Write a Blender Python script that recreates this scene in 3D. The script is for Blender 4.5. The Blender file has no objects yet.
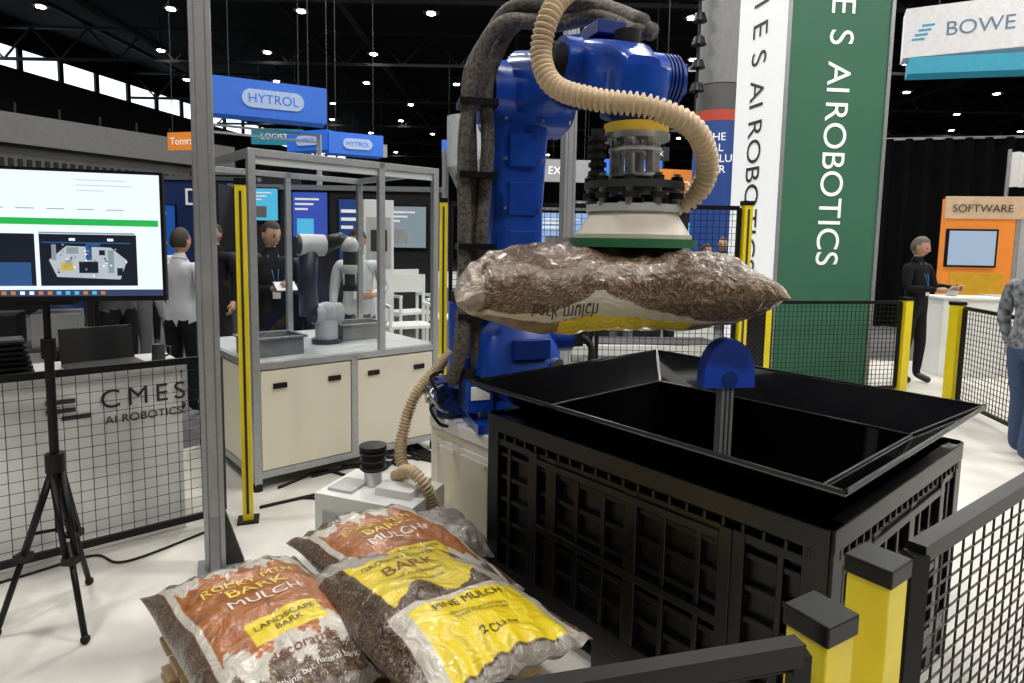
import bpy, bmesh, math, random
from mathutils import Matrix, Vector, noise
random.seed(7)
SC=bpy.context.scene
COL=SC.collection
V=Vector
# ---------------------------------------------------------------- materials
def nt(m): return m.node_tree.nodes, m.node_tree.links
def mat(name,col,rough=.5,metal=0.,emis=None,es=1.,var=.08,scale=12.,bump=0.,coat=0.,spec=.5,alpha=None):
    m=bpy.data.materials.new(name); m.use_nodes=True
    N,L=nt(m); b=N['Principled BSDF']
    c=(col[0],col[1],col[2],1)
    b.inputs['Roughness'].default_value=rough; b.inputs['Metallic'].default_value=metal
    b.inputs['Specular IOR Level'].default_value=spec
    if coat: b.inputs['Coat Weight'].default_value=coat; b.inputs['Coat Roughness'].default_value=.12
    tc=N.new('ShaderNodeTexCoord'); no=N.new('ShaderNodeTexNoise'); no.inputs['Scale'].default_value=scale; no.inputs['Detail'].default_value=4
    L.new(tc.outputs['Object'],no.inputs['Vector'])
    r=N.new('ShaderNodeValToRGB')
    r.color_ramp.elements[0].position=.3; r.color_ramp.elements[1].position=.7
    r.color_ramp.elements[0].color=(c[0]*(1-var),c[1]*(1-var),c[2]*(1-var),1)
    r.color_ramp.elements[1].color=(min(1,c[0]*(1+var)),min(1,c[1]*(1+var)),min(1,c[2]*(1+var)),1)
    L.new(no.outputs['Fac'],r.inputs['Fac']); L.new(r.outputs['Color'],b.inputs['Base Color'])
    if bump:
        bp=N.new('ShaderNodeBump'); bp.inputs['Strength'].default_value=bump; bp.inputs['Distance'].default_value=.01
        L.new(no.outputs['Fac'],bp.inputs['Height']); L.new(bp.outputs['Normal'],b.inputs['Normal'])
    if emis: 
        b.inputs['Emission Color'].default_value=(emis[0],emis[1],emis[2],1); b.inputs['Emission Strength'].default_value=es
    return m
def emi(name,col,s=1.): return mat(name,(col[0]*.3,col[1]*.3,col[2]*.3),.4,emis=col,es=s)
def glassmat(name,tint=(.95,.97,.97),k=.965):
    m=bpy.data.materials.new(name); m.use_nodes=True; N,L=nt(m); N.clear()
    t=N.new('ShaderNodeBsdfTransparent'); t.inputs[0].default_value=(*tint,1); g=N.new('ShaderNodeBsdfGlossy'); g.inputs['Roughness'].default_value=.03
    mx=N.new('ShaderNodeMixShader'); mx.inputs[0].default_value=1-k; o=N.new('ShaderNodeOutputMaterial')
    L.new(t.outputs[0],mx.inputs[1]); L.new(g.outputs[0],mx.inputs[2]); L.new(mx.outputs[0],o.inputs[0]); return m
BLACK=mat('black_paint',(.005,.005,.006),.42,spec=.28)
DARK=mat('dark_grey',(.025,.025,.028),.6)
RUB=mat('rubber_black',(.01,.01,.01),.7,spec=.3)
ALU=mat('brushed_aluminium',(.42,.43,.45),.4,.6,scale=30)
STEEL=mat('steel',(.6,.6,.6),.3,.9)
WHITE=mat('white_panel',(.78,.79,.78),.45,var=.02,scale=2)
CREAM=mat('cream_panel',(.72,.68,.56),.5,var=.03,scale=2)
YEL=mat('safety_yellow',(.85,.68,.01),.4,var=.05)
BLUE=mat('robot_blue',(.006,.062,.42),.3,var=.15,coat=.4)
BLUED=mat('robot_blue_dark',(.005,.032,.23),.4)
BLUEP=mat('bright_blue_plastic',(.01,.07,.55),.5)
PLAS=mat('black_plastic',(.0035,.0035,.004),.33,var=.2,bump=.05,scale=60,spec=.45)
GLOS=mat('glossy_black_acrylic',(.003,.003,.004),.05,var=.1,coat=.3,bump=.012,scale=4,spec=.8)
GREEN=mat('banner_green',(.045,.17,.105),.55,var=.04,scale=1)
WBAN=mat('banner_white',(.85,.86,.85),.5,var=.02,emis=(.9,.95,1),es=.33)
TXTG=mat('text_dark_grey',(.03,.03,.035),.5)
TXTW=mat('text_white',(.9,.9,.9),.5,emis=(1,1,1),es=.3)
GREY=mat('grey_plastic',(.2,.205,.22),.5)
LGREY=mat('light_grey',(.45,.46,.47),.45)
TAN=mat('tan_hose',(.60,.46,.29),.5,var=.1)
SLEEVE=mat('cable_sleeve',(.1,.09,.08),.75,var=.7,scale=60,bump=.5)
WOOD=mat('pallet_wood',(.5,.36,.19),.7,var=.25,scale=8)
ORANGE=mat('orange_panel',(.75,.22,.03),.5,emis=(1,.35,.05),es=.25)
CYAN=emi('cyan_screen',(.1,.55,.85),.8)
NAVY=mat('navy_panel',(.01,.03,.12),.5,emis=(.02,.08,.35),es=.4)
SBLUE=mat('sign_blue',(.02,.12,.55),.5,emis=(.03,.2,.8),es=.18)
PURP=emi('violet_screen',(.06,.12,.6),.6)
GLASS=glassmat('clear_glass')
LAMP=emi('lamp_white',(1,.98,.92),26.)
WINL=emi('daylight_pane',(.8,.92,1),1.8)
HALLD=mat('hall_dark',(.012,.012,.013),.9)
TRUSS=mat('truss_dark',(.035,.035,.04),.7)
CONC=mat('concrete_grey',(.10,.10,.10),.85,var=.12,scale=2)
AISLE=mat('aisle_concrete',(.10,.10,.105),.5,var=.2,scale=1.5)
def floormat():
    m=mat('pale_carpet',(.60,.585,.55),.75,var=.14,scale=2.5,bump=0.)
    N,L=nt(m); b=N['Principled BSDF']
    tc=N.new('ShaderNodeTexCoord'); n2=N.new('ShaderNodeTexNoise'); n2.inputs['Scale'].default_value=300
    L.new(tc.outputs['Object'],n2.inputs['Vector']); bp=N.new('ShaderNodeBump'); bp.inputs['Strength'].default_value=.3; bp.inputs['Distance'].default_value=.004
    L.new(n2.outputs['Fac'],bp.inputs['Height']); L.new(bp.outputs['Normal'],b.inputs['Normal']); return m
FLOOR=floormat()
# ---------------------------------------------------------------- mesh builder
def basis(d):
    d=V(d).normalized(); a=V((0,0,1)) if abs(d.z)<.95 else V((1,0,0))
    x=d.cross(a).normalized(); y=x.cross(d).normalized(); return x,y,d
def catmull(P,n=8):
    P=[V(p) for p in P]; out=[]
    Q=[P[0]*2-P[1]]+P+[P[-1]*2-P[-2]]
    for i in range(1,len(Q)-2):
        a,b,c,d=Q[i-1:i+3]
        for k in range(n):
            t=k/n; out.append(.5*((2*b)+(c-a)*t+(2*a-5*b+4*c-d)*t*t+(3*b-a-3*c+d)*t**3))
    out.append(P[-1]); return out
class MB:
    def __init__(s,M=None): s.v=[];s.f=[];s.mi=[];s.sm=[];s.mats=[];s.M=M or Matrix.Identity(4)
    def k(s,m):
        if m not in s.mats: s.mats.append(m)
        return s.mats.index(m)
    def add(s,vs,fs,m,smooth=False):
        o=len(s.v); s.v+= [s.M@V(p) for p in vs]
        k=s.k(m)
        for f in fs: s.f.append([i+o for i in f]); s.mi.append(k); s.sm.append(smooth)
    def box(s,c,d,m,rz=0,R=None):
        R=R or Matrix.Rotation(rz,3,'Z'); c=V(c); x,y,z=d[0]/2,d[1]/2,d[2]/2
        vs=[c+R@V((sx*x,sy*y,sz*z)) for sx in(-1,1) for sy in(-1,1) for sz in(-1,1)]
        s.add(vs,[(0,1,3,2),(4,6,7,5),(0,4,5,1),(2,3,7,6),(0,2,6,4),(1,5,7,3)],m)
    def b2(s,a,b,m): s.box(((a[0]+b[0])/2,(a[1]+b[1])/2,(a[2]+b[2])/2),(abs(b[0]-a[0]),abs(b[1]-a[1]),abs(b[2]-a[2])),m)
    def cyl(s,p1,p2,r1,m,r2=None,n=20,caps=True,smooth=True):
        if r2 is None:r2=r1
        p1=V(p1);p2=V(p2);x,y,d=basis(p2-p1); vs=[]
        for p,r in((p1,r1),(p2,r2)):
            for i in range(n):
                a=2*math.pi*i/n; vs.append(p+x*(r*math.cos(a))+y*(r*math.sin(a)))
        s.add(vs,[(i,(i+1)%n,n+(i+1)%n,n+i) for i in range(n)],m,smooth)
        if caps: s.add(vs,[list(range(n))[::-1],list(range(n,2*n))],m)
    def bar(s,p1,p2,w,m,h=None):
        p1=V(p1);p2=V(p2);h=h or w;x,y,d=basis(p2-p1); vs=[]
        for p in(p1,p2):
            for a,b in((-1,-1),(1,-1),(1,1),(-1,1)): vs.append(p+x*(a*w/2)+y*(b*h/2))
        s.add(vs,[(0,1,5,4),(1,2,6,5),(2,3,7,6),(3,0,4,7),(3,2,1,0),(4,5,6,7)],m)
    def tube(s,pts,r,m,n=10,smooth=True):
        pts=[V(p) for p in pts]; N=len(pts)
        R=r if isinstance(r,(list,tuple)) else [r]*N
        t0=(pts[1]-pts[0]).normalized(); x,_,_=basis(t0); vs=[]
        for i in range(N):
            t=(pts[min(i+1,N-1)]-pts[max(i-1,0)]).normalized()
            x=(x-t*x.dot(t)).normalized(); y=t.cross(x)
            for k in range(n):
                a=2*math.pi*k/n; vs.append(pts[i]+(x*math.cos(a)+y*math.sin(a))*R[i])
        fs=[(i*n+k,i*n+(k+1)%n,(i+1)*n+(k+1)%n,(i+1)*n+k) for i in range(N-1) for k in range(n)]
        fs+=[list(range(n))[::-1],list(range((N-1)*n,N*n))]
        s.add(vs,fs,m,smooth)
    def hose(s,P,r,m,pitch=.02,amp=.18):
        c=catmull(P,24); out=[c[0]];acc=0
        step=pitch/4
        for i in range(1,len(c)):
            seg=(c[i]-c[i-1]); l=seg.length
            while acc+l>=step and l>0:
                q=(step-acc)/l; p=c[i-1]+seg*q; out.append(p); c[i-1]=p; seg=c[i]-p; l=seg.length; acc=0
            acc+=l
        s.tube(out,[r*(1+amp*(1 if i%4 in(0,1) else -1)) for i in range(len(out))],m,12)
    def ball(s,c,r,m,n=14,k=10,R=None):
        if not isinstance(r,(tuple,list)): r=(r,r,r)
        c=V(c);vs=[]
        for j in range(k+1):
            t=math.pi*j/k
            for i in range(n):
                a=2*math.pi*i/n; p=V((r[0]*math.sin(t)*math.cos(a),r[1]*math.sin(t)*math.sin(a),r[2]*math.cos(t)))
                vs.append(c+(R@p if R else p))
        s.add(vs,[(j*n+i,(j+1)*n+i,(j+1)*n+(i+1)%n,j*n+(i+1)%n) for j in range(k) for i in range(n)],m,True)
    def prism(s,poly,vec,m,smooth=False):
        poly=[V(p) for p in poly];vec=V(vec);n=len(poly)
        s.add(poly+[p+vec for p in poly],[(i,(i+1)%n,n+(i+1)%n,n+i) for i in range(n)],m,smooth)
        s.add(poly+[p+vec for p in poly],[list(range(n))[::-1],list(range(n,2*n))],m)
    def beam(s,secs,m):
        n=16;vs=[]
        for c,a,b in secs:
            c=V(c);a=V(a);b=V(b)
            for i in range(n):
                t=2*math.pi*(i+.5)/n; ct,st=math.cos(t),math.sin(t)
                e=.38
                vs.append(c+a*(math.copysign(abs(ct)**e,ct))+b*(math.copysign(abs(st)**e,st)))
        k=len(secs)
        s.add(vs,[(j*n+i,j*n+(i+1)%n,(j+1)*n+(i+1)%n,(j+1)*n+i) for j in range(k-1) for i in range(n)],m,True)
        s.add(vs,[list(range(n))[::-1],list(range((k-1)*n,k*n))],m)
    def quad(s,a,b,c,d,m): s.add([a,b,c,d],[(0,1,2,3)],m)
    def finish(s,name,bevel=0,loc=None):
        me=bpy.data.meshes.new(name)
        o=V(loc) if loc is not None else V((0,0,0))
        me.from_pydata([tuple(p-o) for p in s.v],[],s.f)
        for m in s.mats: me.materials.append(m)
        me.polygons.foreach_set('material_index',s.mi); me.polygons.foreach_set('use_smooth',s.sm)
        me.update()
        ob=bpy.data.objects.new(name,me); ob.location=o; COL.objects.link(ob)
        if bevel:
            b=ob.modifiers.new('bevel','BEVEL'); b.width=bevel; b.segments=2; b.limit_method='ANGLE'; b.angle_limit=math.radians(50)
        return ob
def frame(o,deg): return Matrix.Translation(V((o[0],o[1],o[2] if len(o)>2 else 0)))@Matrix.Rotation(math.radians(deg),4,'Z')
def text(body,size,loc,xd,up,m,parent=None,name='lettering',sp=1.,al='LEFT',ext=.001):
    c=bpy.data.curves.new(name,'FONT'); c.body=body;c.size=size;c.space_character=sp;c.align_x=al;c.extrude=ext
    c.materials.append(m)
    ob=bpy.data.objects.new(name,c); COL.objects.link(ob)
    xd=V(xd).normalized();up=V(up).normalized();z=xd.cross(up)
    Mx=Matrix((xd,up,z)).transposed().to_4x4(); Mx.translation=V(loc)
    ob.matrix_world=Mx
    if parent:
        bpy.context.view_layer.update()
        ob.parent=parent; ob.matrix_parent_inverse=parent.matrix_world.inverted()
    return ob
E1=V((.749,.663,0)); D1=V((.663,-.749,0)); UP=V((0,0,1))
# ---------------------------------------------------------------- hall shell
b=MB(); b.b2((-40,-14,-.1),(50,60,-.004),AISLE); b.finish('floor')
b=MB(); b.prism([(-6,-3,-.004),(9,-3,-.004),(9.5,8.8,-.004),(2.2,9.2,-.004),(-1.4,5.9,-.004),(-2.9,4.2,-.004),(-4.6,2.2,-.004)],(0,0,.004),FLOOR); b.finish('floor_carpet')
b=MB(); b.b2((-40,-14,10.8),(50,60,11),HALLD); b.finish('ceiling')
b=MB(); b.b2((-40,59.8,0),(50,60,10.8),HALLD); b.finish('wall_back')
b=MB(); b.b2((49.8,-14,0),(50,60,10.8),HALLD); b.finish('wall_right')
b=MB(); b.b2((-40,-14,0),(50,-13.8,10.8),HALLD); b.finish('wall_front')
wd=V((-16+24.5,58-12,0)); wl=wd.length; wa=math.degrees(math.atan2(wd.y,wd.x))
WF=frame((-24.5-wd.x/wl*26,12-wd.y/wl*26),wa)
b=MB(WF); b.b2((0,0,0),(75,.3,8.75),HALLD); b.b2((0,0,9.65),(75,.3,10.8),HALLD)
for i in range(38): b.b2((i*2,-.02,8.75),(i*2+.22,.3,9.65),HALLD)
b.finish('wall_left')
for i in range(37):
    b=MB(WF); b.b2((i*2+.22,.1,8.75),(i*2+2,.14,9.65),WINL); b.finish('window_%d'%(i+1))
b=MB()
for y in range(6,60,7):
    for z in (9.0,10.3): b.bar((-24,y,z),(46,y,z),.12,TRUSS)
    x=-24
    while x<46:
        b.bar((x,y,9.0),(x+1.2,y,10.3),.07,TRUSS); b.bar((x+1.2,y,10.3),(x+2.4,y,9.0),.07,TRUSS); x+=2.4
for x in range(-18,46,9): b.bar((x,0,10.45),(x,59,10.45),.16,TRUSS)
for x in range(-15,46,9): b.cyl((x,0,9.6),(x,59,9.6),.12,TRUSS,n=8)
b.finish('roof_truss')
b=MB()
for ix in range(-5,11):
    for iy in range(-2,12):
        x=ix*4.4+1.5+(iy%2)*1.4; y=iy*4.7+3.
        if x<-17: continue
        b.cyl((x,y,9.3),(x,y,9.45),.3,DARK,.12,n=14); b.cyl((x,y,9.45),(x,y,10.7),.02,DARK,n=6); b.cyl((x,y,9.27),(x,y,9.3),.14,LAMP,n=14)
b.finish('high_bay_lights')
for ix in range(-1,3):
    for iy in range(-1,3):
        l=bpy.data.lights.new('high_bay_lamp','AREA'); l.shape='DISK'; l.size=.8; l.energy=250; l.color=(1,.96,.89)
        o=bpy.data.objects.new('high_bay_lamp',l); COL.objects.link(o); o.location=(ix*5.5+1.5+(iy%2)*1.4,iy*5.6+3.,9.2)
for x,y in ((-8,14),(2,16),(10,14),(-4,24),(8,26)):
    l=bpy.data.lights.new('high_bay_lamp','AREA'); l.shape='DISK'; l.size=1.; l.energy=300
    o=bpy.data.objects.new('high_bay_lamp',l); COL.objects.link(o); o.location=(x,y,9.2)
w=bpy.data.worlds.new('w'); SC.world=w; w.use_nodes=True; w.node_tree.nodes['Background'].inputs[0].default_value=(.8,.9,1,1); w.node_tree.nodes['Background'].inputs[1].default_value=.2
# ---------------------------------------------------------------- bulk bin with hopper
MBIN=frame((.85,2.55,0),-49)
b=MB(MBIN); L2,W2,H=.73,.61,.87
t=.03
b.b2((-L2+t,-W2+t,.12),(L2-t,W2-t,.16),PLAS)
for sx in(-1,1):
    b.b2((sx*(L2-t),-W2+t,.12),(sx*(L2-t-.02),W2-t,H-.02),PLAS)
for sy in(-1,1):
    b.b2((-L2+t,sy*(W2-t),.12),(L2-t,sy*(W2-t-.02),H-.02),PLAS)
def side(length,fx):
    def bx(u0,u1,o0,o1,z0,z1,m=PLAS):
        a=fx(u0,o0,z0); c=fx(u1,o1,z1); b.b2(a,c,m)
    h=length/2
    bx(-h,h,-t,.012,H-.07,H); bx(-h,h,-t,.004,H-.13,H-.1)
    bx(-h,h,-t,.008,.12,.2)
    for e in(-1,1): bx(e*h,e*(h-.07),-t,.01,.0,H)
    nv=11
    for i in range(1,nv):
        u=-h+length*i/nv; wv=.02 if i%3 else .055
        bx(u-wv/2,u+wv/2,-t,.0 if i%3 else .008,.2,H-.1)
    for z in(.3,.4,.5,.6,.7): bx(-h+.07,h-.07,-t,-.006,z-.01,z+.01)
    bx(-h*.62,h*.62,-t,.012,.44,.47); bx(-h*.62,-h*.56,-t,.014,.2,.77); bx(h*.56,h*.62,-t,.014,.2,.77)
    bx(-h*.56,h*.56,-t,.014,.72,.75)
    for i in range(22):
        u=-h+.05+(length-.1)*i/21; bx(u-.006,u+.006,0,.012,H-.1,H-.07)
    for u in(-h+.12,0,h-.12): bx(u-.1,u+.1,-.1,.0,0,.12)
for s_ in(-1,1):
    side(2*L2,lambda u,o,z,s_=s_:(u,s_*(W2+o),z))
    side(2*W2,lambda u,o,z,s_=s_:(s_*(L2+o),u,z))
bn=b.finish('bulk_bin',.003)
b=MB(MBIN)
OL,OW,IL,IW=.785,.685,.60,.47
zo,zi,zb=1.01,.885,.42
def ring(l,w_,z): return [V((-l,-w_,z)),V((l,-w_,z)),V((l,w_,z)),V((-l,w_,z))]
A=ring(OL,OW,zo);B=ring(IL,IW,zi);C=ring(IL-.02,IW-.02,zb); A2=ring(OL,OW,zo-.012);B2=ring(IL+.005,IW+.005,zi-.014)
for i in range(4):
    j=(i+1)%4
    b.quad(A[i],A[j],B[j],B[i],GLOS); b.quad(B[i],B[j],C[j],C[i],GLOS); b.quad(A2[j],A2[i],B2[i],B2[j],GLOS); b.quad(A[j],A[i],A2[i],A2[j],GLOS)
    b.quad(B2[j],B2[i],C[i],C[j],PLAS)
b.quad(C[0],C[1],C[2],C[3],GLOS)
for i in range(4):
    b.bar(A[i],A[(i+1)%4],.010,PLAS); b.bar(A[i]+V((0,0,.004)),B[i]+V((0,0,.004)),.012,PLAS); b.bar(B[i]+V((0,0,.003)),B[(i+1)%4]+V((0,0,.003)),.008,PLAS)
hp_=b.finish('bin_hopper_tray')
b=MB(frame((.775,2.2,0),8))
b.box((0,0,.79),(.045,.045,.72),ALU)
for s_ in(-1,1): b.box((s_*.008,-.0235,.79),(.006,.002,.72),DARK)
pts=[(.095*math.cos(math.pi*i/24),-.03,1.16+.135*math.sin(math.pi*i/24)) for i in range(25)]
pts=[(-.095,-.03,1.12)]+[p for p in pts[::-1]]+[(.095,-.03,1.12)]
b.prism(pts,(0,.06,0),BLUEP)
b.cyl((-.0,-.032,1.15),(-.0,-.03,1.15),.03,BLUED)
b.finish('sensor_stand',.002)
# ---------------------------------------------------------------- robot
b=MB(frame((-.44,3.38,0),-48.5))
b.b2((0,0,.05),(.6,.75,.66),CREAM); b.b2((.02,.02,0),(.58,.73,.05),DARK)
b.b2((-.005,-.01,.6),(.605,.76,.665),WHITE); b.b2((.06,-.012,.1),(.54,0,.55),WHITE); b.b2((.08,-.018,.13),(.52,-.01,.52),CREAM)
for x in(.1,.5):
    for z in(.15,.5): b.cyl((x,-.026,z),(x,-.018,z),.012,STEEL,n=8)
b.finish('robot_pedestal',.006)
ang=math.degrees(math.atan2(-.942,.336))
RM=frame((.03,3.405,0),ang)
b=MB(RM)
b.box((0,0,.69),(.62,.62,.05),BLUE); b.cyl((0,0,.70),(0,0,.80),.30,BLUE,.27,n=32)
for i in range(12):
    a=i*math.pi/6; b.cyl((.285*math.cos(a),.285*math.sin(a),.71),(.285*math.cos(a),.285*math.sin(a),.74),.016,STEEL,n=6)
b.cyl((0,0,.80),(0,0,.85),.25,BLUED,n=32); b.cyl((0,0,.85),(0,0,.98),.28,BLUE,.25,n=32)
b.beam([((.02,-.04,.94),(0,.25,0),(.27,0,0)),((.02,-.05,1.08),(0,.22,0),(.23,0,0)),((.02,-.05,1.22),(0,.17,0),(.16,0,0))],BLUE)
b.cyl((.04,-.27,1.12),(.04,.15,1.12),.165,BLUE,n=32); b.cyl((.04,-.30,1.12),(.04,-.27,1.12),.12,BLUED,n=24)
b.cyl((.04,.15,1.10),(.04,.30,1.10),.08,BLUED,n=20); b.box((.04,.33,1.1),(.1,.07,.1),RUB)
b.tube(catmull([(.06,.34,1.12),(.12,.40,1.05),(.14,.36,.9),(.1,.3,.78)],8),.018,RUB,8); b.tube(catmull([(.02,.34,1.14),(.05,.44,1.02),(.08,.4,.9),(.05,.32,.78)],8),.015,RUB,8)
b.cyl((-.22,-.26,.95),(-.22,-.26,1.28),.075,BLUE,n=20); b.box((-.22,-.26,1.31),(.1,.1,.06),RUB)
b.cyl((.12,-.3,.78),(.12,-.3,.97),.06,RUB,n=16)
b.cyl((.05,-.33,.86),(.05,-.33,1.02),.07,BLUE,n=20); b.box((.16,-.28,.84),(.16,.14,.16),BLUE); b.box((.245,-.28,.86),(.01,.1,.07),WHITE)
b.box((.285,-.06,.9),(.02,.14,.09),WHITE)
b.box((.285,.10,.9),(.02,.05,.05),YEL)
b.box((.27,-.02,1.08),(.05,.2,.1),BLUED); b.cyl((.26,.12,1.0),(.31,.12,1.0),.03,STEEL,n=12)
b.box((-.1,-.38,.78),(.2,.14,.18),BLUED); b.cyl((-.05,-.46,.78),(-.05,-.5,.78),.03,STEEL,n=12); b.cyl((-.14,-.46,.8),(-.14,-.5,.8),.025,STEEL,n=12)
for k,z in enumerate((.78,.86,.94)): b.tube(catmull([(.02,-.42,z),(.08,-.5,z-.02),(.1,-.46,z-.1),(.04,-.4,z-.14)],6),.010,RUB if k!=1 else STEEL,6)
o=-.035
b.beam([((.03,-.01+o,1.02),(0,.17,0),(.17,0,0)),((.02,-.01+o,1.25),(0,.135,0),(.16,0,0)),((0,-.01+o,1.8),(0,.145,0),(.14,0,0)),((-.01,o,2.2),(0,.165,0),(.13,0,0)),((0,o,2.42),(0,.17,0),(.14,0,0))],BLUE)
for z in(1.35,1.6,1.85,2.1): b.box((.142,o,z),(.02,.15,.17),BLUE)
for z in(1.3,1.55,1.8,2.05,2.25):
    b.box((.0,-.16+o,z),(.12,.04,.03),STEEL)
    for y in(-.10,.10): b.cyl((.13,y+o,z),(.16,y+o,z),.009,STEEL,n=6)
b.cyl((0,-.2,2.38),(0,.22,2.38),.19,BLUE,n=36); b.cyl((0,.22,2.38),(0,.26,2.38),.15,BLUED,n=30); b.cyl((0,-.25,2.38),(0,-.2,2.38),.14,BLUED,n=30)
for i in range(8):
    a=i*math.pi/4; b.cyl((.165*math.cos(a),.215,2.38+.165*math.sin(a)),(.165*math.cos(a),.235,2.38+.165*math.sin(a)),.012,STEEL,n=6)
b.beam([((-.28,.04,2.45),(0,.1,0),(0,0,.09)),((-.1,.04,2.45),(0,.15,0),(0,0,.14)),((.1,.04,2.44),(0,.15,0),(0,0,.17)),((.35,.04,2.41),(0,.115,0),(0,0,.13)),((.62,.02,2.38),(0,.095,0),(0,0,.105)),((.74,.02,2.37),(0,.12,0),(0,0,.125)),((.80,.02,2.36),(0,.12,0),(0,0,.12))],BLUE)
b.cyl((-.28,.04,2.47),(-.4,.04,2.47),.07,RUB,n=16)
b.cyl((.62,.02,2.36),(.84,.02,2.33),.13,BLUE,n=30)
b.cyl((.60,.02,2.36),(.62,.02,2.36),.145,BLUED,n=30)
b.cyl((.82,.02,2.335),(.845,.02,2.33),.145,BLUED,n=30)
for i in range(10):
    a=i*math.pi/5; b.cyl((.845,.02+.12*math.cos(a),2.33+.12*math.sin(a)),(.86,.02+.12*math.cos(a),2.33+.12*math.sin(a)),.01,STEEL,n=6)
b.beam([((.84,.0,2.325),(0,.12,0),(0,0,.12)),((1.0,-.01,2.29),(0,.105,0),(0,0,.11)),((1.14,0,2.25),(0,.10,0),(0,0,.105)),((1.24,0,2.21),(0,.07,0),(0,0,.07))],BLUE)
b.cyl((1.08,.06,2.24),(1.08,.15,2.24),.105,BLUE,n=28)
for i in range(4): b.cyl((1.08,.155+i*.016,2.24),(1.08,.163+i*.016,2.24),.106,BLUED,n=24)
b.cyl((1.08,.15,2.24),(1.08,.225,2.24),.095,BLUE,n=24); b.box((1.08,.24,2.25),(.11,.03,.11),BLUED)
b.cyl((.9,-.09,2.33),(.9,-.17,2.33),.095,BLUE,n=24); b.cyl((.9,-.17,2.33),(.9,-.22,2.33),.07,RUB,n=20)
b.box((.92,.0,2.45),(.16,.12,.05),BLUED); b.cyl((1.08,.02,2.34),(1.08,.02,2.41),.05,RUB,n=16)
b.cyl((1.19,0,2.23),(1.19,0,2.10),.115,BLUE,.11,n=28); b.cyl((1.19,0,2.11),(1.19,0,2.08),.125,BLUED,n=28)
b.cyl((1.19,0,2.085),(1.19,0,2.05),.085,BLUED,n=24)
robot=b.finish('palletizing_robot_arm',.003)
b=MB(frame((.435,2.283,.003),ang))
BRASS=mat('brass_ring',(.72,.48,.06),.35,.45)
CUPW=mat('cup_offwhite',(.62,.57,.50),.5)
b.cyl((0,0,2.012),(0,0,2.046),.115,BRASS,n=32); b.cyl((0,0,1.99),(0,0,2.012),.12,STEEL,n=32)
for i in range(6):
    a=i*math.pi/3+.3; b.cyl((.075*math.cos(a),.075*math.sin(a),1.84),(.075*math.cos(a),.075*math.sin(a),1.99),.018,STEEL,n=12)
b.cyl((0,0,1.85),(0,0,2.0),.035,STEEL,n=16)
for z in(1.86,1.95): b.cyl((0,0,z),(0,0,z+.012),.095,LGREY,n=28)
for i in range(5): b.cyl((.0,-.15,1.86+i*.03),(.0,-.15,1.875+i*.03),.032,RUB,n=14)
b.cyl((0,-.15,1.83),(0,-.15,2.02),.024,RUB,n=12)
b.cyl((0,0,1.815),(0,0,1.84),.18,DARK,n=36)
for i in range(10):
    a=i*math.pi/5; x,y=.16*math.cos(a),.16*math.sin(a)
    b.cyl((x,y,1.755),(x,y,1.865),.013,STEEL,n=8); b.cyl((x,y,1.78),(x,y,1.80),.024,RUB,n=12); b.cyl((x,y,1.84),(x,y,1.855),.022,RUB,n=6)
b.cyl((0,0,1.735),(0,0,1.76),.17,LGREY,n=36)
b.cyl((0,0,1.655),(0,0,1.735),.205,CUPW,.155,n=40); b.cyl((0,0,1.64),(0,0,1.655),.21,CUPW,n=40)
b.cyl((0,0,1.61),(0,0,1.64),.228,mat('green_rubber',(.02,.13,.05),.5),n=40)
b.finish('vacuum_gripper',.002)
b=MB()
b.hose([(.22,3.15,2.74),(.26,2.7,2.74),(.22,2.35,2.57),(.12,2.22,2.42),(.085,2.2,2.27),(.13,2.15,2.15),(.27,2.08,2.09),(.43,2.03,2.06),(.58,2.06,2.0),(.655,2.14,1.9),(.65,2.2,1.82),(.60,2.24,1.77),(.54,2.27,1.78)],.033,TAN)
b.finish('corrugated_vacuum_hose')
b=MB()
for k,(dx,dy,s) in enumerate(((0,0,1),(.075,-.02,.92),(-.01,-.09,.9))):
    P=[(.5,2.55,2.5),(.36,2.85,2.66),(.16,3.1,2.76),(-.03,3.15,2.76),(-.15,3.18,2.64),(-.22,3.2,2.44),(-.225,3.2,2.1),(-.23,3.2,1.6),(-.25,3.2,1.15),(-.28,3.25,.9)]
    P=[(p[0]+dx*(1 if i>3 else .3),p[1]+dy*(i>2),p[2]*1.0+(s-1)*.9*(i<6)*(1 if i>1 else .5)) for i,p in enumerate(P)]
    P=[(p[0]+.016*math.sin(i*2.1+k*2),p[1]+.01*math.cos(i*1.7+k),p[2]) for i,p in enumerate(P)]
    b.tube(catmull(P,10),.035,SLEEVE,12)
for z in(2.3,1.95,1.6,1.25): b.box((-.19,3.15,z),(.19,.17,.03),BLACK,rz=.2)
o=b.finish('robot_cable_sleeves'); o.parent=robot
b=MB()
b.hose([(-.34,3.45,1.0),(-.4,3.4,.93),(-.52,3.3,.78),(-.57,3.22,.6),(-.57,3.15,.5),(-.53,3.1,.43)],.028,TAN,.018)
b.hose([(-.58,3.08,.42),(-.50,3.0,.48),(-.42,2.96,.43),(-.37,2.98,.3),(-.35,3.0,.12),(-.33,3.0,.03)],.028,TAN,.018)
b.finish('dust_hose')
b=MB(frame((-.65,3.05,0),-20))
b.box((0,0,.19),(.54,.36,.36),WHITE); b.box((0,0,.02),(.5,.3,.04),DARK); b.box((-.02,-.185,.19),(.40,.01,.2),LGREY); b.box((.1,-.192,.22),(.1,.006,.06),GREY)
b.box((.12,.02,.385),(.2,.22,.05),WHITE); b.box((-.16,-.05,.375),(.14,.16,.02),LGREY)
b.cyl((-.06,.02,.36),(-.06,.02,.46),.045,STEEL); b.cyl((-.06,.02,.45),(-.06,.02,.56),.058,RUB); 
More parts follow.
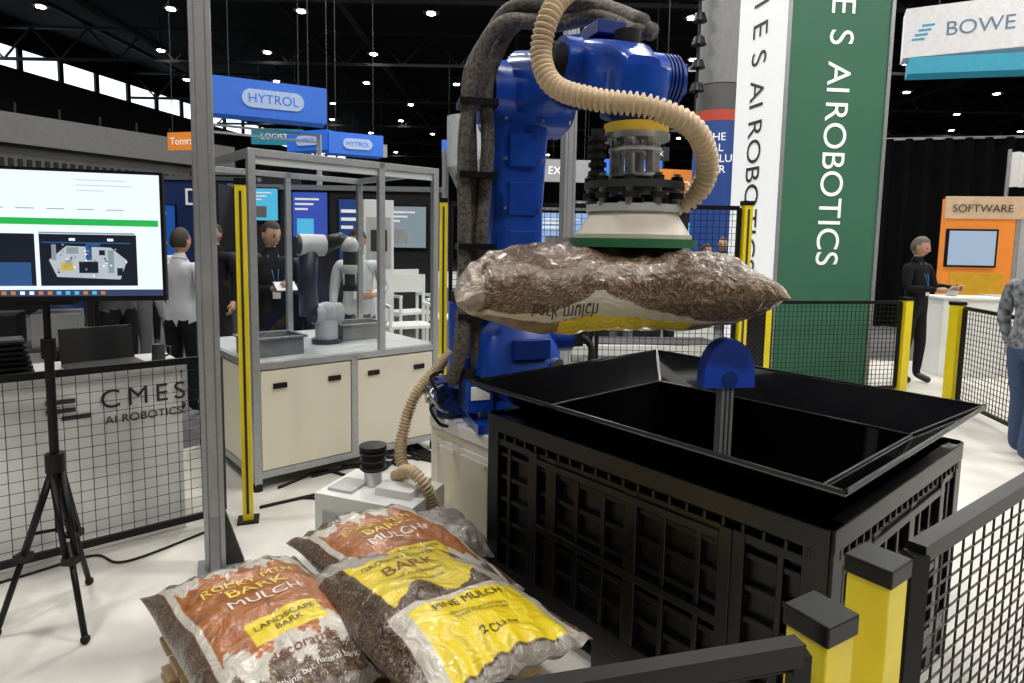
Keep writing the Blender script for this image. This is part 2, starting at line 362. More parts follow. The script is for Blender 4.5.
for z in(.46,.50,.54): b.cyl((-.06,.02,z),(-.06,.02,z+.008),.068,DARK)
b.cyl((-.06,.02,.56),(-.06,.02,.58),.07,BLACK)
b.finish('vacuum_pump_unit',.01)
# ---------------------------------------------------------------- mulch bags
def bagmat(name,c0,c1,c2,c3,sc=(60,30,60),cr=.2,bs=.8,ci=1.5,cw=.85):
    m=bpy.data.materials.new(name); m.use_nodes=True; N,L=nt(m); p=N['Principled BSDF']
    a=N.new('ShaderNodeAttribute'); a.attribute_name='print_col'
    mu=N.new('ShaderNodeAttribute'); mu.attribute_name='mulch'
    tc=N.new('ShaderNodeTexCoord'); mp=N.new('ShaderNodeMapping'); mp.inputs['Scale'].default_value=sc
    nz=N.new('ShaderNodeTexNoise'); nz.inputs['Scale'].default_value=9
    L.new(tc.outputs['Object'],nz.inputs['Vector'])
    ad=N.new('ShaderNodeMixRGB'); ad.inputs[0].default_value=.12; L.new(tc.outputs['Object'],ad.inputs[1]); L.new(nz.outputs['Color'],ad.inputs[2]); L.new(ad.outputs[0],mp.inputs['Vector'])
    vo=N.new('ShaderNodeTexVoronoi'); L.new(mp.outputs[0],vo.inputs['Vector'])
    r=N.new('ShaderNodeValToRGB'); E=r.color_ramp.elements; E[0].color=(*c0,1); E[1].color=(*c3,1); E[1].position=.95
    e=E.new(.45); e.color=(*c1,1)
    e=E.new(.75); e.color=(*c2,1)
    sp=N.new('ShaderNodeSeparateColor'); L.new(vo.outputs['Color'],sp.inputs[0]); L.new(sp.outputs[0],r.inputs['Fac'])
    mx=N.new('ShaderNodeMixRGB'); L.new(mu.outputs['Fac'],mx.inputs[0]); L.new(a.outputs['Color'],mx.inputs[1]); L.new(r.outputs['Color'],mx.inputs[2])
    L.new(mx.outputs[0],p.inputs['Base Color']); p.inputs['Roughness'].default_value=.42; p.inputs['Specular IOR Level'].default_value=.35; p.inputs['Coat Weight'].default_value=cw; p.inputs['Coat Roughness'].default_value=cr; p.inputs['Coat IOR'].default_value=ci
    n2=N.new('ShaderNodeTexNoise'); n2.inputs['Scale'].default_value=12; n2.inputs['Detail'].default_value=4; n2.inputs['Distortion'].default_value=1.8
    L.new(tc.outputs['Object'],n2.inputs['Vector'])
    bp=N.new('ShaderNodeBump'); bp.inputs['Strength'].default_value=bs; bp.inputs['Distance'].default_value=.02
    L.new(n2.outputs['Fac'],bp.inputs['Height']); L.new(bp.outputs['Normal'],p.inputs['Normal']); L.new(bp.outputs['Normal'],p.inputs['Coat Normal'])
    return m
BAG=bagmat('printed_bag_film',(.010,.006,.004),(.045,.026,.016),(.11,.065,.036),(.25,.16,.095),cr=.18,bs=.7)
BAGH=bagmat('translucent_bag_film',(.035,.021,.012),(.10,.060,.034),(.18,.115,.068),(.33,.235,.15),(28,55,55),.16,.8,1.45,.7)
def make_bag(name,M,L,W,Ht,Hb,art,seed,texts=(),bend=None,nu=150,nv=110,lump=.012,long='v',bm=None,wr=.010,pw=.5,pe=.6):
    so=V((seed*3.1,seed*1.7,seed*.9))
    def surf(u,v,top=True,off=0.):
        a_,s_=(v,u) if long=='v' else (u,v)
        ea=max(0,(1-abs(a_)**2.8))**pe; es=max(0,(1-abs(s_)**2.4))**pw
        e=ea*es; ed=1-ea
        x=u*L/2;y=v*W/2
        if long=='v': x*=(.95+.05*abs(v)**5)*1.0; y*=(1+.01*u*u)
        else: y*=(.93+.07*abs(u)**5); x*=(1-.03*v*v)
        n=noise.noise(V((x*5,y*5,0))+so); n2=noise.noise(V((x*16,y*16,1))+so)
        rd=1-abs(noise.noise(V((x*9+n,y*9-n,4))+so))*2.2
        pl=math.sin(s_*26+seed+4*n)*abs(a_)**5*.014*(.35+.65*ea)
        z=(Ht if top else -Hb)*e + (lump*n*1.6+lump*.45*n2+wr*max(0,rd)*(.4+.6*ed))*(1 if top else .5)*min(1,e*2.5) + pl
        p=V((x,y,z+off+.014*n*ed))
        if bend: p=bend(p,u,v)
        return p
    vs=[];cols=[];mus=[]
    for top in(True,False):
        for j in range(nv+1):
            for i in range(nu+1):
                u=-1+2*i/nu; v=-1+2*j/nv
                if long=='v': u=math.sin(u*math.pi/2)
                else: v=math.sin(v*math.pi/2)
                vs.append(surf(u,v,top)); c,mu=art(u,v,top); cols.append(c); mus.append(mu)
    K=(nu+1)*(nv+1); fs=[]
    for j in range(nv):
        for i in range(nu):
            a=j*(nu+1)+i; fs.append((a,a+1,a+nu+2,a+nu+1)); a+=K; fs.append((a+nu+1,a+nu+2,a+1,a))
    me=bpy.data.meshes.new(name); me.from_pydata(vs,[],fs); me.materials.append(bm or BAG)
    me.polygons.foreach_set('use_smooth',[True]*len(fs))
    ca=me.attributes.new('print_col','FLOAT_COLOR','POINT'); ca.data.foreach_set('color',[q for c in cols for q in(c[0],c[1],c[2],1)])
    ma=me.attributes.new('mulch','FLOAT','POINT'); ma.data.foreach_set('value',mus)
    me.update()
    ob=bpy.data.objects.new(name,me); COL.objects.link(ob); ob.matrix_world=M
    for (body,size,cu,cv,m,top) in texts:
        c=bpy.data.curves.new('tmp','FONT'); c.body=body;c.size=size;c.align_x='CENTER';c.align_y='CENTER'
        to=bpy.data.objects.new('tmp',c); COL.objects.link(to); dg=bpy.context.evaluated_depsgraph_get()
        tm=bpy.data.meshes.new_from_object(to.evaluated_get(dg)); COL.objects.unlink(to)
        bb=bmesh.new(); bb.from_mesh(tm); bmesh.ops.triangulate(bb,faces=bb.faces[:])
        for _ in range(3):
            le=[e for e in bb.edges if e.calc_length()>.014]
            if not le: break
            bmesh.ops.subdivide_edges(bb,edges=le,cuts=1); bmesh.ops.triangulate(bb,faces=bb.faces[:])
        bb.to_mesh(tm); bb.free()
        for vv in tm.vertices:
            u=cu+vv.co.x/(L/2); v=cv+vv.co.y/(W/2)
            vv.co=surf(max(-.98,min(.98,u)),max(-.98,min(.98,v)),top,.003 if top else -.003)
        tm.materials.clear(); tm.materials.append(m)
        t2=bpy.data.objects.new('print_'+body.split()[0].lower(),tm); COL.objects.link(t2); t2.parent=ob
    return ob
OR=(.33,.105,.018);YE=(.70,.54,.02);WH=(.50,.47,.42);GR=(.2,.17,.14);BR=(.1,.05,.03)
def zig(x,s=3.,a=.12,ph=0): 
    t=(x*s+ph)%1; return a*(1-abs(2*t-1))+.04*math.sin(x*37)
def art_orange(u,v,top):
    if not top: return GR,.9
    n=noise.noise(V((u*6,v*6,3)))*.05
    if abs(v)>.94: return (.4,.38,.36),.6
    if abs(u)>.90: return (.2,.15,.1),.85
    if abs(u)>.78: return (WH,.0) if abs(u)<.86 else (BR,.4)
    if v>.66+zig(u,2.2,.12)+n: return (.25,.2,.17),.8
    if v>.50+zig(u,2.2,.16,.4): return WH,0.
    if -.5<v<=-.24 and abs(u)<.42: return YE,0.
    if v>-.42-zig(u,1.8,.2,.2): return (OR if n>-.012 else (.24,.07,.012)),0.
    if v>-.62-zig(u,1.8,.2,.5): return WH,.05
    return (.2,.14,.1),.85
def art_yellow(u,v,top):
    if not top: return GR,.9
    n=noise.noise(V((u*5,v*5,9)))*.06
    if abs(v)>.95: return (.4,.38,.36),.5
    if v>.84: return (.35,.33,.3),.5
    if v>.62+n*1.2+.06*math.sin(u*5): return (.42,.40,.36),.2
    if abs(u)<.66 and v>-.12-.10*math.sin(u*7)+n: return YE,0.
    if abs(u)<.80 and -.93<v<-.28: return (YE if (v<-.33 and u>-.62) else WH),0.
    if u>.62 and u<.9 and v<.3: return (.45,.43,.38),.15
    return (.06,.04,.03),.95
TB=mat('print_black',(.02,.015,.01),.5); TY=mat('print_yellow',(.75,.6,.1),.4); TW=mat('print_white',(.7,.68,.64),.4); TR=mat('print_brown',(.18,.05,.02),.5)
def bagM(c,z,deg,tx=0,ty=0): return Matrix.Translation(V((c[0],c[1],z)))@Matrix.Rotation(math.radians(deg),4,'Z')@Matrix.Rotation(math.radians(tx),4,'X')@Matrix.Rotation(math.radians(ty),4,'Y')
TX1=[('PREMIUM QUALITY',.036,0,.72,TW,True),('ROCKY MTN',.056,0,.38,TY,True),('BARK',.085,0,.21,TY,True),('MULCH',.075,0,.01,TW,True),('LANDSCAPE\nBARK',.036,0,-.37,TB,True),('decorative',.05,0,-.66,TR,True),('nothing but natural bark',.027,0,-.84,TW,True)]
make_bag('mulch_bag',bagM((-.79,1.93),.34,42,-2,2),.56,.90,.11,.07,art_orange,1,TX1,nu=120,nv=170,lump=.015)
make_bag('mulch_bag',bagM((-.44,2.36),.34,40,0,0),.56,.90,.12,.07,art_orange,2,TX1,nu=120,nv=170,lump=.015)
make_bag('mulch_bag',bagM((-.25,1.92),.42,37,-7,1),.56,.94,.11,.075,art_yellow,3,
  [('Natural',.06,-.05,.72,TR,True),('GROUND COVER',.038,0,.46,TB,True),('BARK',.085,0,.29,TR,True),('soil conditioner',.03,0,.14,TB,True),('100% natural',.026,0,.03,TB,True),('PINE MULCH',.045,.1,-.42,TB,True),('decorative ground bark\nkeeps moisture in soil',.022,.1,-.56,TB,True),('2 CU FT',.04,.1,-.78,TB,True)],nu=120,nv=170,lump=.015)
def art_plain(u,v,top): 
    n=noise.noise(V((u*4,v*4,5))); return ((.24,.23,.22),.35 if n>.0 else .1)
make_bag('film_wrapped_bag',bagM((-.31,2.64),.30,25,0,4),.38,.40,.10,.08,art_plain,4,(),nu=80,nv=80,lump=.03,wr=.03)
def art_held(u,v,top):
    n=noise.noise(V((u*5,v*5,2)))
    if u<-.86+.1*n: return (.36,.31,.25),.3
    if u>.95: return (.3,.2,.12),.6
    if top: 
        if -.95<v<-.86 and u<.3: return (.36,.31,.25),.5
        return (.2,.15,.1),.92
    w_=-.80+.14*math.sin(u*3.3-1.1)
    if abs(v-w_)<.06+.02*n: return (.58,.53,.44),.05
    if v>w_+.06 and abs(u-.05)<.42: return YE,.05
    if v>w_: return (.3,.2,.1),.5
    return (.2,.14,.09),.95
def bend_h(p,u,v):
    return p+V((0,0,-.025*u*u+.01*u*(u>0)+.015*math.exp(-((u-.1)/.3)**2)))
make_bag('lifted_mulch_bag',bagM((.350,2.29),1.468,3,0,-.5),1.12,.62,.15,.17,art_held,6,
  [('mulch',.07,.62,-.80,TB,True),('bark mulch',.05,-.35,-.93,TB,False)],bend=bend_h,nu=190,nv=120,lump=.024,long='u',bm=BAGH,wr=.026,pe=.52)
b=MB(frame((-.53,2.02,0),42))
for lv in(0,.13):
    for x in(-.44,-.02,.40): b.box((x+.02,0,lv+.055),(.09,.86,.08),WOOD)
    for y in[-.39+i*.13 for i in range(7)]: b.box((0,y,lv+.108),(1.0,.10,.02),WOOD)
    for y in(-.38,0,.38): b.box((0,y,lv+.008),(1.0,.1,.016),WOOD)
b.finish('wooden_pallet',.003)
# ---------------------------------------------------------------- TV on tripod
tx=V((.52,.15,0)).normalized(); tvR=V((-1.40,2.5,0)); tang=math.degrees(math.atan2(tx.y,tx.x))
b=MB(frame((tvR.x,tvR.y,1.375),tang))
Wt,Ht_=.88,.50
SW=emi('screen_white',(.78,.86,.97),1.); SG=emi('screen_green',(.02,.45,.08),.9); SD=emi('screen_dark',(.01,.015,.03),.6); SB=emi('screen_taskbar',(.03,.05,.12),1.); SM=emi('screen_grey',(.3,.36,.42),.7); SBL=emi('screen_blue',(.03,.10,.26),.8); SFL=emi('screen_floor',(.50,.56,.62),.8); SY=emi('screen_yellow',(.7,.5,.05),.7)
b.b2((-Wt,0,-.01),(0,.035,Ht_),BLACK); b.b2((-Wt+.15,.035,.06),(-.15,.08,Ht_-.08),DARK)
def sc(x0,z0,x1,z1,m,l=1): b.b2((x0,-.001*l,z0),(x1,0,z1),m)
sc(-Wt+.012,.01,-.012,Ht_-.012,SW)
sc(-Wt+.012,.01,-.012,.035,SB,2); sc(-Wt+.012,.285,-.02,.31,SG,2)
sc(-Wt+.02,.05,-.445,.25,SD,2); sc(-.43,.05,-.10,.25,SD,2); sc(-.43,.252,-.105,.258,SM,2); sc(-Wt+.02,.05,-.46,.14,SBL,3)
# camera feed: pale floor, fence panels, bin, pallet, robot
sp_=[(-.375,.085),(-.16,.075),(-.135,.15),(-.19,.2),(-.34,.205),(-.40,.15)]
b.prism([(x,-.0031,z) for x,z in sp_],(0,.001,0),SFL)
for(x0,z0,x1,z1,m_) in((-.30,.10,-.235,.145,SD),(-.36,.11,-.32,.14,SY),(-.345,.125,-.325,.15,SM),(-.275,.15,-.255,.215,SBL),(-.275,.205,-.225,.215,SBL),(-.20,.10,-.18,.19,SM),(-.39,.15,-.375,.21,SM),(-.23,.17,-.21,.19,SD),(-.17,.09,-.15,.12,SD),(-.34,.175,-.30,.20,SM),(-.42,.215,-.12,.22,SBL),(-.33,.225,-.31,.235,SW),(-.2,.225,-.18,.235,SW)):
    sc(x0,z0,x1,z1,m_,4)
random.seed(3)
for i in range(40):
    x=-.265+random.gauss(0,.06); z=.16+random.gauss(0,.035)
    if -.4<x<-.13 and .08<z<.225: sc(x-.003,z-.003,x+.003,z+.003,random.choice([SW,SM,SD,SM]),5)
for z in(.46,.44,.42): sc(-.3,z-.0015,-.3+random.uniform(.05,.2),z,SM,2)
for i in range(6): sc(-.7+i*.1,.345,-.64+i*.1,.348,SM,2)
for i in range(14): sc(-.62+i*.03,.016,-.605+i*.03,.029,random.choice([SW,CYAN,ORANGE]),3)
tv=b.finish('flat_screen_tv')
b=MB(); hub=V((-1.89,2.46,0))
b.cyl(hub+V((0,.04,.55)),hub+V((0,.04,1.2)),.017,BLACK); b.cyl(hub+V((0,.04,1.15)),hub+V((0,.04,1.62)),.013,BLACK); b.cyl(hub+V((0,.04,1.12)),hub+V((0,.04,1.2)),.026,BLACK)
b.box(hub+V((.0,.06,1.6)),(.3,.02,.2),BLACK,rz=.28); b.box(hub+V((0,.05,1.35)),(.2,.06,.02),BLACK,rz=.28)
H0=hub+V((0,.04,.68)); b.cyl(H0-V((0,0,.04)),H0+V((0,0,.04)),.035,BLACK)
for fx,fy in((-2.06,2.36),(-1.68,2.33),(-1.95,2.75)):
    F=V((fx,fy,.0)); d=(F-H0); k=V((-d.y,d.x,0)).normalized()*.018
    b.tube([H0+d*.03+k,H0+d*.55+k],.012,BLACK,8); b.tube([H0+d*.03-k,H0+d*.55-k],.012,BLACK,8); b.tube([H0+d*.45,F+V((0,0,.015))],.012,BLACK,8)
    b.box(H0+d*.55,(.05,.05,.03),BLACK); b.ball(F+V((0,0,.018)),.018,RUB)
    b.tube([H0+d*.42,H0+V((0,0,-.29))],.007,BLACK,6)
b.cyl(H0+V((0,0,-.3)),H0,.012,BLACK)
b.finish('tv_tripod')
# ---------------------------------------------------------------- gantry poles
def profile(b,c,w,z0,z1):
    b.box((c[0],c[1],(z0+z1)/2),(w,w,z1-z0),ALU)
    for k in(-.25,.25):
        for sg in(-1,1):
            b.box((c[0]+k*w,c[1]+sg*w/2,(z0+z1)/2),(w*.09,.003,z1-z0),GREY); b.box((c[0]+sg*w/2,c[1]+k*w,(z0+z1)/2),(.003,w*.09,z1-z0),GREY)
b=MB(frame((-1.44,2.92,0),25)); profile(b,(0,0),.09,.0,5.2)
b.prism([(.045,-.02,.01),(.13,-.02,.01),(.045,-.02,.30)],(0,.04,0),DARK); b.prism([(-.02,-.045,.01),(-.02,-.13,.01),(-.02,-.045,.28)],(.04,0,0),GREY); b.box((.02,-.02,.006),(.2,.2,.012),GREY)
b.finish('aluminium_gantry_post',.002)
b=MB(frame((.40,4.7,0),20)); profile(b,(0,0),.09,.0,5.2); b.bar((0,0,2.9),(.9,.1,4.6),.07,ALU); b.box((0,0,.006),(.2,.2,.012),GREY)
b.finish('aluminium_gantry_post',.002)
# ---------------------------------------------------------------- robot work cell
CM=frame((-1.62,3.83,0),41.3)
b=MB(CM); LC,DC,HC,TC=1.40,1.25,2.17,.82
p=.045
for x in(0,LC-p):
    for y in(0,DC-p): b.b2((x,y,0.04),(x+p,y+p,HC),ALU); b.cyl((x+p/2,y+p/2,0),(x+p/2,y+p/2,.05),.03,RUB,n=12)
for z in(.08,TC-.03,HC-p):
    for y in(0,DC-p): b.b2((p,y,z),(LC-p,y+p,z+p),ALU)
    for x in(0,LC-p): b.b2((x,p,z),(x+p,DC-p,z+p),ALU)
b.b2((LC*.64,0,TC),(LC*.64+p,p,HC),ALU); b.b2((LC*.5,DC-p,TC),(LC*.5+p,DC,HC),ALU)
b.b2((0.02,.02,TC-.01),(LC-.02,DC-.02,TC+.02),LGREY)
b.b2((LC*.48,.0,.12),(LC*.48+p,p,TC),ALU)
for i,(x0,x1) in enumerate(((p,LC*.48),(LC*.48+p,LC-p))):
    b.b2((x0+.004,.004,.13),(x1-.004,.02,TC-.04),CREAM)
    for q in(.2,.8):
        hx=x0+(x1-x0)*q; b.b2((hx-.045,-.008,TC-.16),(hx+.045,.004,TC-.125),BLACK)
b.b2((.006,p,.13),(.02,DC-p,TC-.04),CREAM); b.b2((LC-.02,p,.13),(LC-.006,DC-p,TC-.04),CREAM); b.b2((p,DC-.02,.13),(LC-p,DC-.006,TC-.04),WHITE)
b.b2((p,.02,HC-.09),(LC-p,.05,HC-.045),WHITE)
cell=b.finish('robot_work_cell',.002)
b=MB(CM); b.b2((p,.018,TC+.02),(LC*.64,.022,HC-p),GLASS); b.b2((LC*.64+p,.018,TC+.02),(LC-p,.022,HC-p),GLASS); b.b2((.02,p,TC+.02),(.024,DC-p,HC-p),GLASS)
g=b.finish('glass_panes'); g.parent=cell
for x,y in((.22,.3),(1.02,.62)):
    b=MB(CM); z=TC+.021
    b.b2((x-.17,y-.13,z),(x+.17,y+.13,z+.01),GREY)
    for s_ in(-1,1): b.b2((x+s_*.17,y-.14,z),(x+s_*.18,y+.14,z+.13),GREY); b.b2((x-.18,y+s_*.13,z),(x+.18,y+s_*.14,z+.13),GREY)
    b.b2((x-.2,y-.16,z+.115),(x-.17,y+.16,z+.13),GREY); b.b2((x+.17,y-.16,z+.115),(x+.2,y+.16,z+.13),GREY);b.b2((x-.2,y-.16,z+.115),(x+.2,y-.14,z+.13),GREY);b.b2((x-.2,y+.14,z+.115),(x+.2,y+.16,z+.13),GREY)
    b.finish('storage_tote',.004)
b=MB(CM@Matrix.Translation((.72,.5,TC+.021))@Matrix.Scale(1.12,4))
CW=mat('cobot_white',(.5,.51,.52),.35); CG=mat('cobot_grey',(.03,.032,.036),.35)
b.cyl((0,0,0),(0,0,.03),.1,CG); b.cyl((0,0,.03),(0,0,.16),.075,CW); b.cyl((-.09,0,.2),(.1,0,.2),.07,CW); b.ball((0,0,.2),.08,CW)
b.cyl((-.12,0,.2),(-.09,0,.2),.06,CG)
b.tube([(-.12,0,.2),(-.14,-.02,.4),(-.13,-.03,.66)],[.066,.06,.062],CG,16); b.cyl((-.2,-.03,.66),(-.03,-.03,.66),.072,CW); b.cyl((-.22,-.03,.66),(-.2,-.03,.66),.058,CG)
b.tube([(-.03,-.03,.66),(.06,-.1,.70),(.1,-.15,.66)],[.055,.05,.05],CG,16); b.ball((.1,-.15,.66),.06,CW); b.cyl((.1,-.15,.68),(.1,-.15,.52),.045,CG); b.ball((.1,-.15,.51),.052,CW); b.cyl((.1,-.15,.5),(.1,-.15,.40),.035,CG); b.cyl((.1,-.15,.4),(.1,-.15,.36),.05,RUB)
b.finish('collaborative_robot_arm')
# ---------------------------------------------------------------- fences
def fence(b,p0,p1,z0,z1,sx=.05,sz=.05,wire=.004,rail=.03,uprights=True):
    p0=V((p0[0],p0[1],0));p1=V((p1[0],p1[1],0)); d=p1-p0; L=d.length; n=int(L/sx)
    for z in(z0,z1): b.bar(p0+UP*z,p1+UP*z,rail,BLACK,.035)
    if uprights:
        for q in(p0,p1): b.bar(q+UP*z0,q+UP*z1,rail,BLACK)
    for i in range(1,n):
        q=p0+d*(i/n); b.bar(q+UP*z0,q+UP*z1,wire,BLACK)
    m=int((z1-z0)/sz)
    for i in range(1,m):
        z=z0+(z1-z0)*i/m; b.bar(p0+UP*z,p1+UP*z,wire,BLACK)
def post(b,x,y,h,w=.06,deg=41,dark=True):
    M=b.M; b.M=frame((x,y,0),deg)
    b.box((0,0,h/2),(w,w,h-.02),YEL); b.box((0,0,h+.0),(w*1.12,w*1.12,.035),BLACK); b.box((0,0,.006),(w*2.1,w*2.1,.012),BLACK)
    if dark: b.box((w*.0,-w/2-.001,h/2),(w*.25,.004,h-.1),DARK)
    b.M=M
b=MB(); fence(b,(-3.5,1.78),(-1.62,3.40),.08,.96,sx=.055,sz=.055,wire=.0025,rail=.022); b.finish('wire_mesh_fence')
b=MB(); fence(b,(-.50,5.0),(.65,5.05),.1,1.93,wire=.004); fence(b,(.7,5.05),(1.80,5.0),.1,1.93,wire=.004); b.finish('wire_mesh_fence')
b=MB(); fence(b,(2.78,6.6),(4.33,6.88),.08,1.04,wire=.005); fence(b,(4.64,6.32),(4.45,5.3),.08,1.04,wire=.005); fence(b,(4.45,5.25),(4.25,3.9),.08,1.04,wire=.005); fence(b,(1.92,5.1),(2.66,6.5),.08,1.04,wire=.005); b.finish('wire_mesh_fence')
b=MB(); post(b,-1.50,3.44,1.93,.055,20); b.finish('light_curtain_post')
b=MB(); post(b,-.56,5.,1.95,.06,10); b.finish('light_curtain_post')
b=MB(); post(b,1.86,5.,1.97,.07,10); b.finish('light_curtain_post')
for x,y in((2.70,6.58),(4.40,6.9),(4.62,6.4)):
    b=MB(); post(b,x,y,1.08,.1,15,False); b.finish('fence_post')
b=MB(); fence(b,(-.95,.52),(.44,.875),.06,1.02,sx=.05,sz=.03,wire=.0035,rail=.026); b.finish('wire_mesh_fence')
b=MB(); fence(b,(.775,1.125),(2.7,2.5),.06,1.05,sx=.058,sz=.034,wire=.0035,rail=.032); b.finish('wire_mesh_fence')
b=MB(); post(b,.495,.925,1.04,.07,30,False); b.finish('fence_post',.003)
b=MB(); post(b,.685,1.095,1.04,.075,36,False); b.finish('fence_post',.003)
# ---------------------------------------------------------------- counter with wordmark
FM=frame((-1.60,3.44,0),40.8)
b=MB(FM); b.b2((-2.6,.07,.0),(-.22,.5,.90),WHITE); b.b2((-2.62,.05,.9),(-.2,.52,.93),LGREY)
cnt=b.finish('display_counter',.004)
fx=V((math.cos(math.radians(40.8)),math.sin(math.radians(40.8)),0))
def fl(x,y,z): return FM@V((x,y,z))
text('CMES',.135,fl(-.60,.066,.74),fx,UP,TXTG,cnt,'wordmark',1.35)
text('AI ROBOTICS',.06,fl(-.58,.066,.655),fx,UP,TXTG,cnt,'tagline')
b=MB(FM)
for z in(.79,.745): b.b2((-.82,.062,z),(-.70,.069,z+.022),TXTG)
b.b2((-.76,.062,.705),(-.64,.069,.727),TXTG); o=b.finish('logo_bars'); o.parent=cnt
b=MB(FM@Matrix.Translation((-.55,.22,.93))@Matrix.Rotation(.1,4,'Z')); b.box((0,0,.01),(.34,.24,.018),DARK); b.box((0,.13,.10),(.34,.015,.2),BLACK,R=Matrix.Rotation(-.25,3,'X')); b.finish('laptop',.003)
b=MB(FM@Matrix.Translation((-1.0,.25,.93))); 
for i in range(7): b.box((0,0,.02+i*.025),(.3-.01*i,.22,.012),BLACK)
b.box((0,0,.09),(.22,.16,.18),DARK); b.finish('stacked_trays')
b=MB(FM@Matrix.Translation((-1.4,.25,.93))); 
for i in range(5): b.box((0,0,.02+i*.03),(.32,.24,.014),BLACK)
b.finish('stacked_trays')
b=MB(FM@Matrix.Translation((-.3,.2,.93))); b.cyl((0,0,0),(0,0,.1),.035,DARK,.03); b.tube([(.03,0,.03),(.06,0,.04),(.06,0,.08),(.03,0,.085)],.006,DARK,6); b.finish('mug')
b=MB(); b.tube(catmull([(-1.65,3.3,.008),(-1.9,2.95,.008),(-2.1,3.0,.008),(-2.3,2.8,.008),(-2.6,2.5,.008)],10),.006,RUB,6); b.tube(catmull([(-1.5,3.6,.008),(-1.1,3.9,.01),(-.9,4.1,.008),(-.7,3.9,.008),(-.6,3.5,.008)],10),.01,RUB,6); b.tube(catmull([(-1.3,3.75,.008),(-1.05,3.75,.01),(-.8,3.9,.008),(-.65,4.1,.008),(-.5,3.6,.008)],10),.008,RUB,6)
for k in range(5): b.tube(catmull([(-1.5+.15*k,3.9+.2*k,.01),(-1.3+.2*k,4.2+.1*k,.01),(-1.+.1*k,4.1+.13*k,.012),(-.8,4.5+.1*k,.01),(-.5,4.4,.01)],8),.01,RUB,6)
b.finish('floor_cables')
b=MB(frame((-4.6,3.9,0),30))
for x in(0,1.6):
    for y in(0,.5): b.bar((x,y,0),(x,y,1.25),.04,BLACK)
for z in(.3,.75,1.2): b.b2((0,0,z),(1.6,.5,z+.03),DARK)
for i in range(4):
    for z in(.33,.78): b.b2((.08+i*.38,.05,z),(.38+i*.38,.45,z+.25),GREY if i%2 else BLACK)
b.b2((.2,.1,1.23),(.6,.4,1.42),BLACK); b.b2((.8,.1,1.23),(1.35,.4,1.30),LGREY)
b.finish('equipment_shelf',.004)
# ---------------------------------------------------------------- banner tower
b=MB(); g0=V((3.0,7.1,0)); g1=V((4.2,7.22,0)); gb=V((2.78,8.0,0))
n1=(g1-g0).normalized(); 
b.prism([g0,g1,g1+V((-.2,.9,0)),gb],(0,0,5.6),GREEN)
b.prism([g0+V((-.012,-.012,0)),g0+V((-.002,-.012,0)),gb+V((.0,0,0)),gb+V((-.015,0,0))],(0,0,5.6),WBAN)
b.prism([g0+V((-.02,-.02,0)),g0+V((.02,-.02,0)),g0+V((.02,.0,0)),g0+V((-.02,.0,0))],(0,0,5.6),ALU)
b.prism([g1+V((-.02,-.02,0)),g1+V((.02,-.02,0)),g1+V((.02,.02,0)),g1+V((-.02,.02,0))],(0,0,5.6),ALU)
tow=b.finish('banner_tower')
nrm=V((n1.y,-n1.x,0))
def gt(body,z,sz,sp=1.):
    text(body,sz,g0+n1*.48+nrm*.008+UP*z,-UP,n1,TXTW,tow,'banner_wordmark',sp)
gt('CMES',5.30,.40,1.75); gt('AI',3.70,.39); gt('ROBOTICS',3.28,.385,1.0)
wd_=(g0-gb).normalized(); wn=wd_.cross(UP)
def wt(body,z,sz,sp=1.):
    text(body,sz,gb+wd_*.30+wn*.022+UP*z,-UP,wd_,TXTG,tow,'side_wordmark',sp)
wt('CMES',5.15,.40,1.7); wt('AI',3.60,.38); wt('ROBOTICS',3.15,.38,1.0)
# ---------------------------------------------------------------- hanging signs
PILL=mat('sign_pill',(.3,.4,.6),.5,emis=(.5,.6,.9),es=.2)
def sign(name,x0,x1,y,y1,z0,z1,m,txt=None,tm=TXTW,ts=.3,thick=.5,pill=False,extra=None,tp=.52,zt=10.4):
    b=MB(); a=V((x0,y,0)); c=V((x1,y1,0)); d=(c-a).normalized(); n=V((-d.y,d.x,0))*thick
    b.prism([a+UP*z0,c+UP*z0,c+n+UP*z0,a+n+UP*z0],(0,0,z1-z0),m)
    L=(c-a).length
    if pill:
        pc=a+d*(L*.52)-n*.03/thick+UP*((z0+z1)/2); hh=(z1-z0)*.25; ww=L*.27
        pp=[]
        for i in range(24):
            t=2*math.pi*i/24; pp.append(pc+d*(math.copysign(ww-hh,math.cos(t))+hh*math.cos(t))+UP*(hh*math.sin(t)))
        b.prism(pp,n*.03/thick,PILL)
    for k in(.15,.85): b.cyl(a+d*L*k+n*.5+UP*z1,a+d*L*k+n*.5+UP*zt,.008,DARK,n=6)
    if extra: extra(b,a,c,d,n)
    ob=b.finish(name)
    if txt: text(txt,ts,a+d*(L*tp)-n*(.036 if pill else .006)/thick+UP*((z0+z1)/2-ts*.33),d,UP,tm,ob,'sign_lettering',1.,'CENTER')
    return ob
sign('hanging_blue_sign',-5.4,-3.62,11.3,12.2,3.84,4.50,SBLUE,'HYTROL',SBLUE,.23,pill=True)
sign('hanging_blue_sign',-5.95,-4.75,16.5,16,3.9,4.4,SBLUE,'HYTROL',SBLUE,.15,pill=True)
sign('hanging_blue_sign',-4.70,-3.45,16,16.6,3.82,4.36,SBLUE,'HYTROL',SBLUE,.16,pill=True)
b=MB(); 
for z in(3.55,3.68): b.bar((-5.6,11.5,z),(-3.9,12.6,z),.04,LGREY); b.bar((-5.6,11.5,z),(-6.2,12.6,z),.04,LGREY)
for q in((-5.6,11.5),(-3.9,12.6),(-6.2,12.6)): b.bar((q[0],q[1],0),(q[0],q[1],3.7),.08,LGREY)
b.finish('exhibit_header_frame')
sign('hanging_orange_sign',-8.95,-8.15,16.3,16.1,3.85,4.3,ORANGE,'Tomra',TXTW,.26,.1)
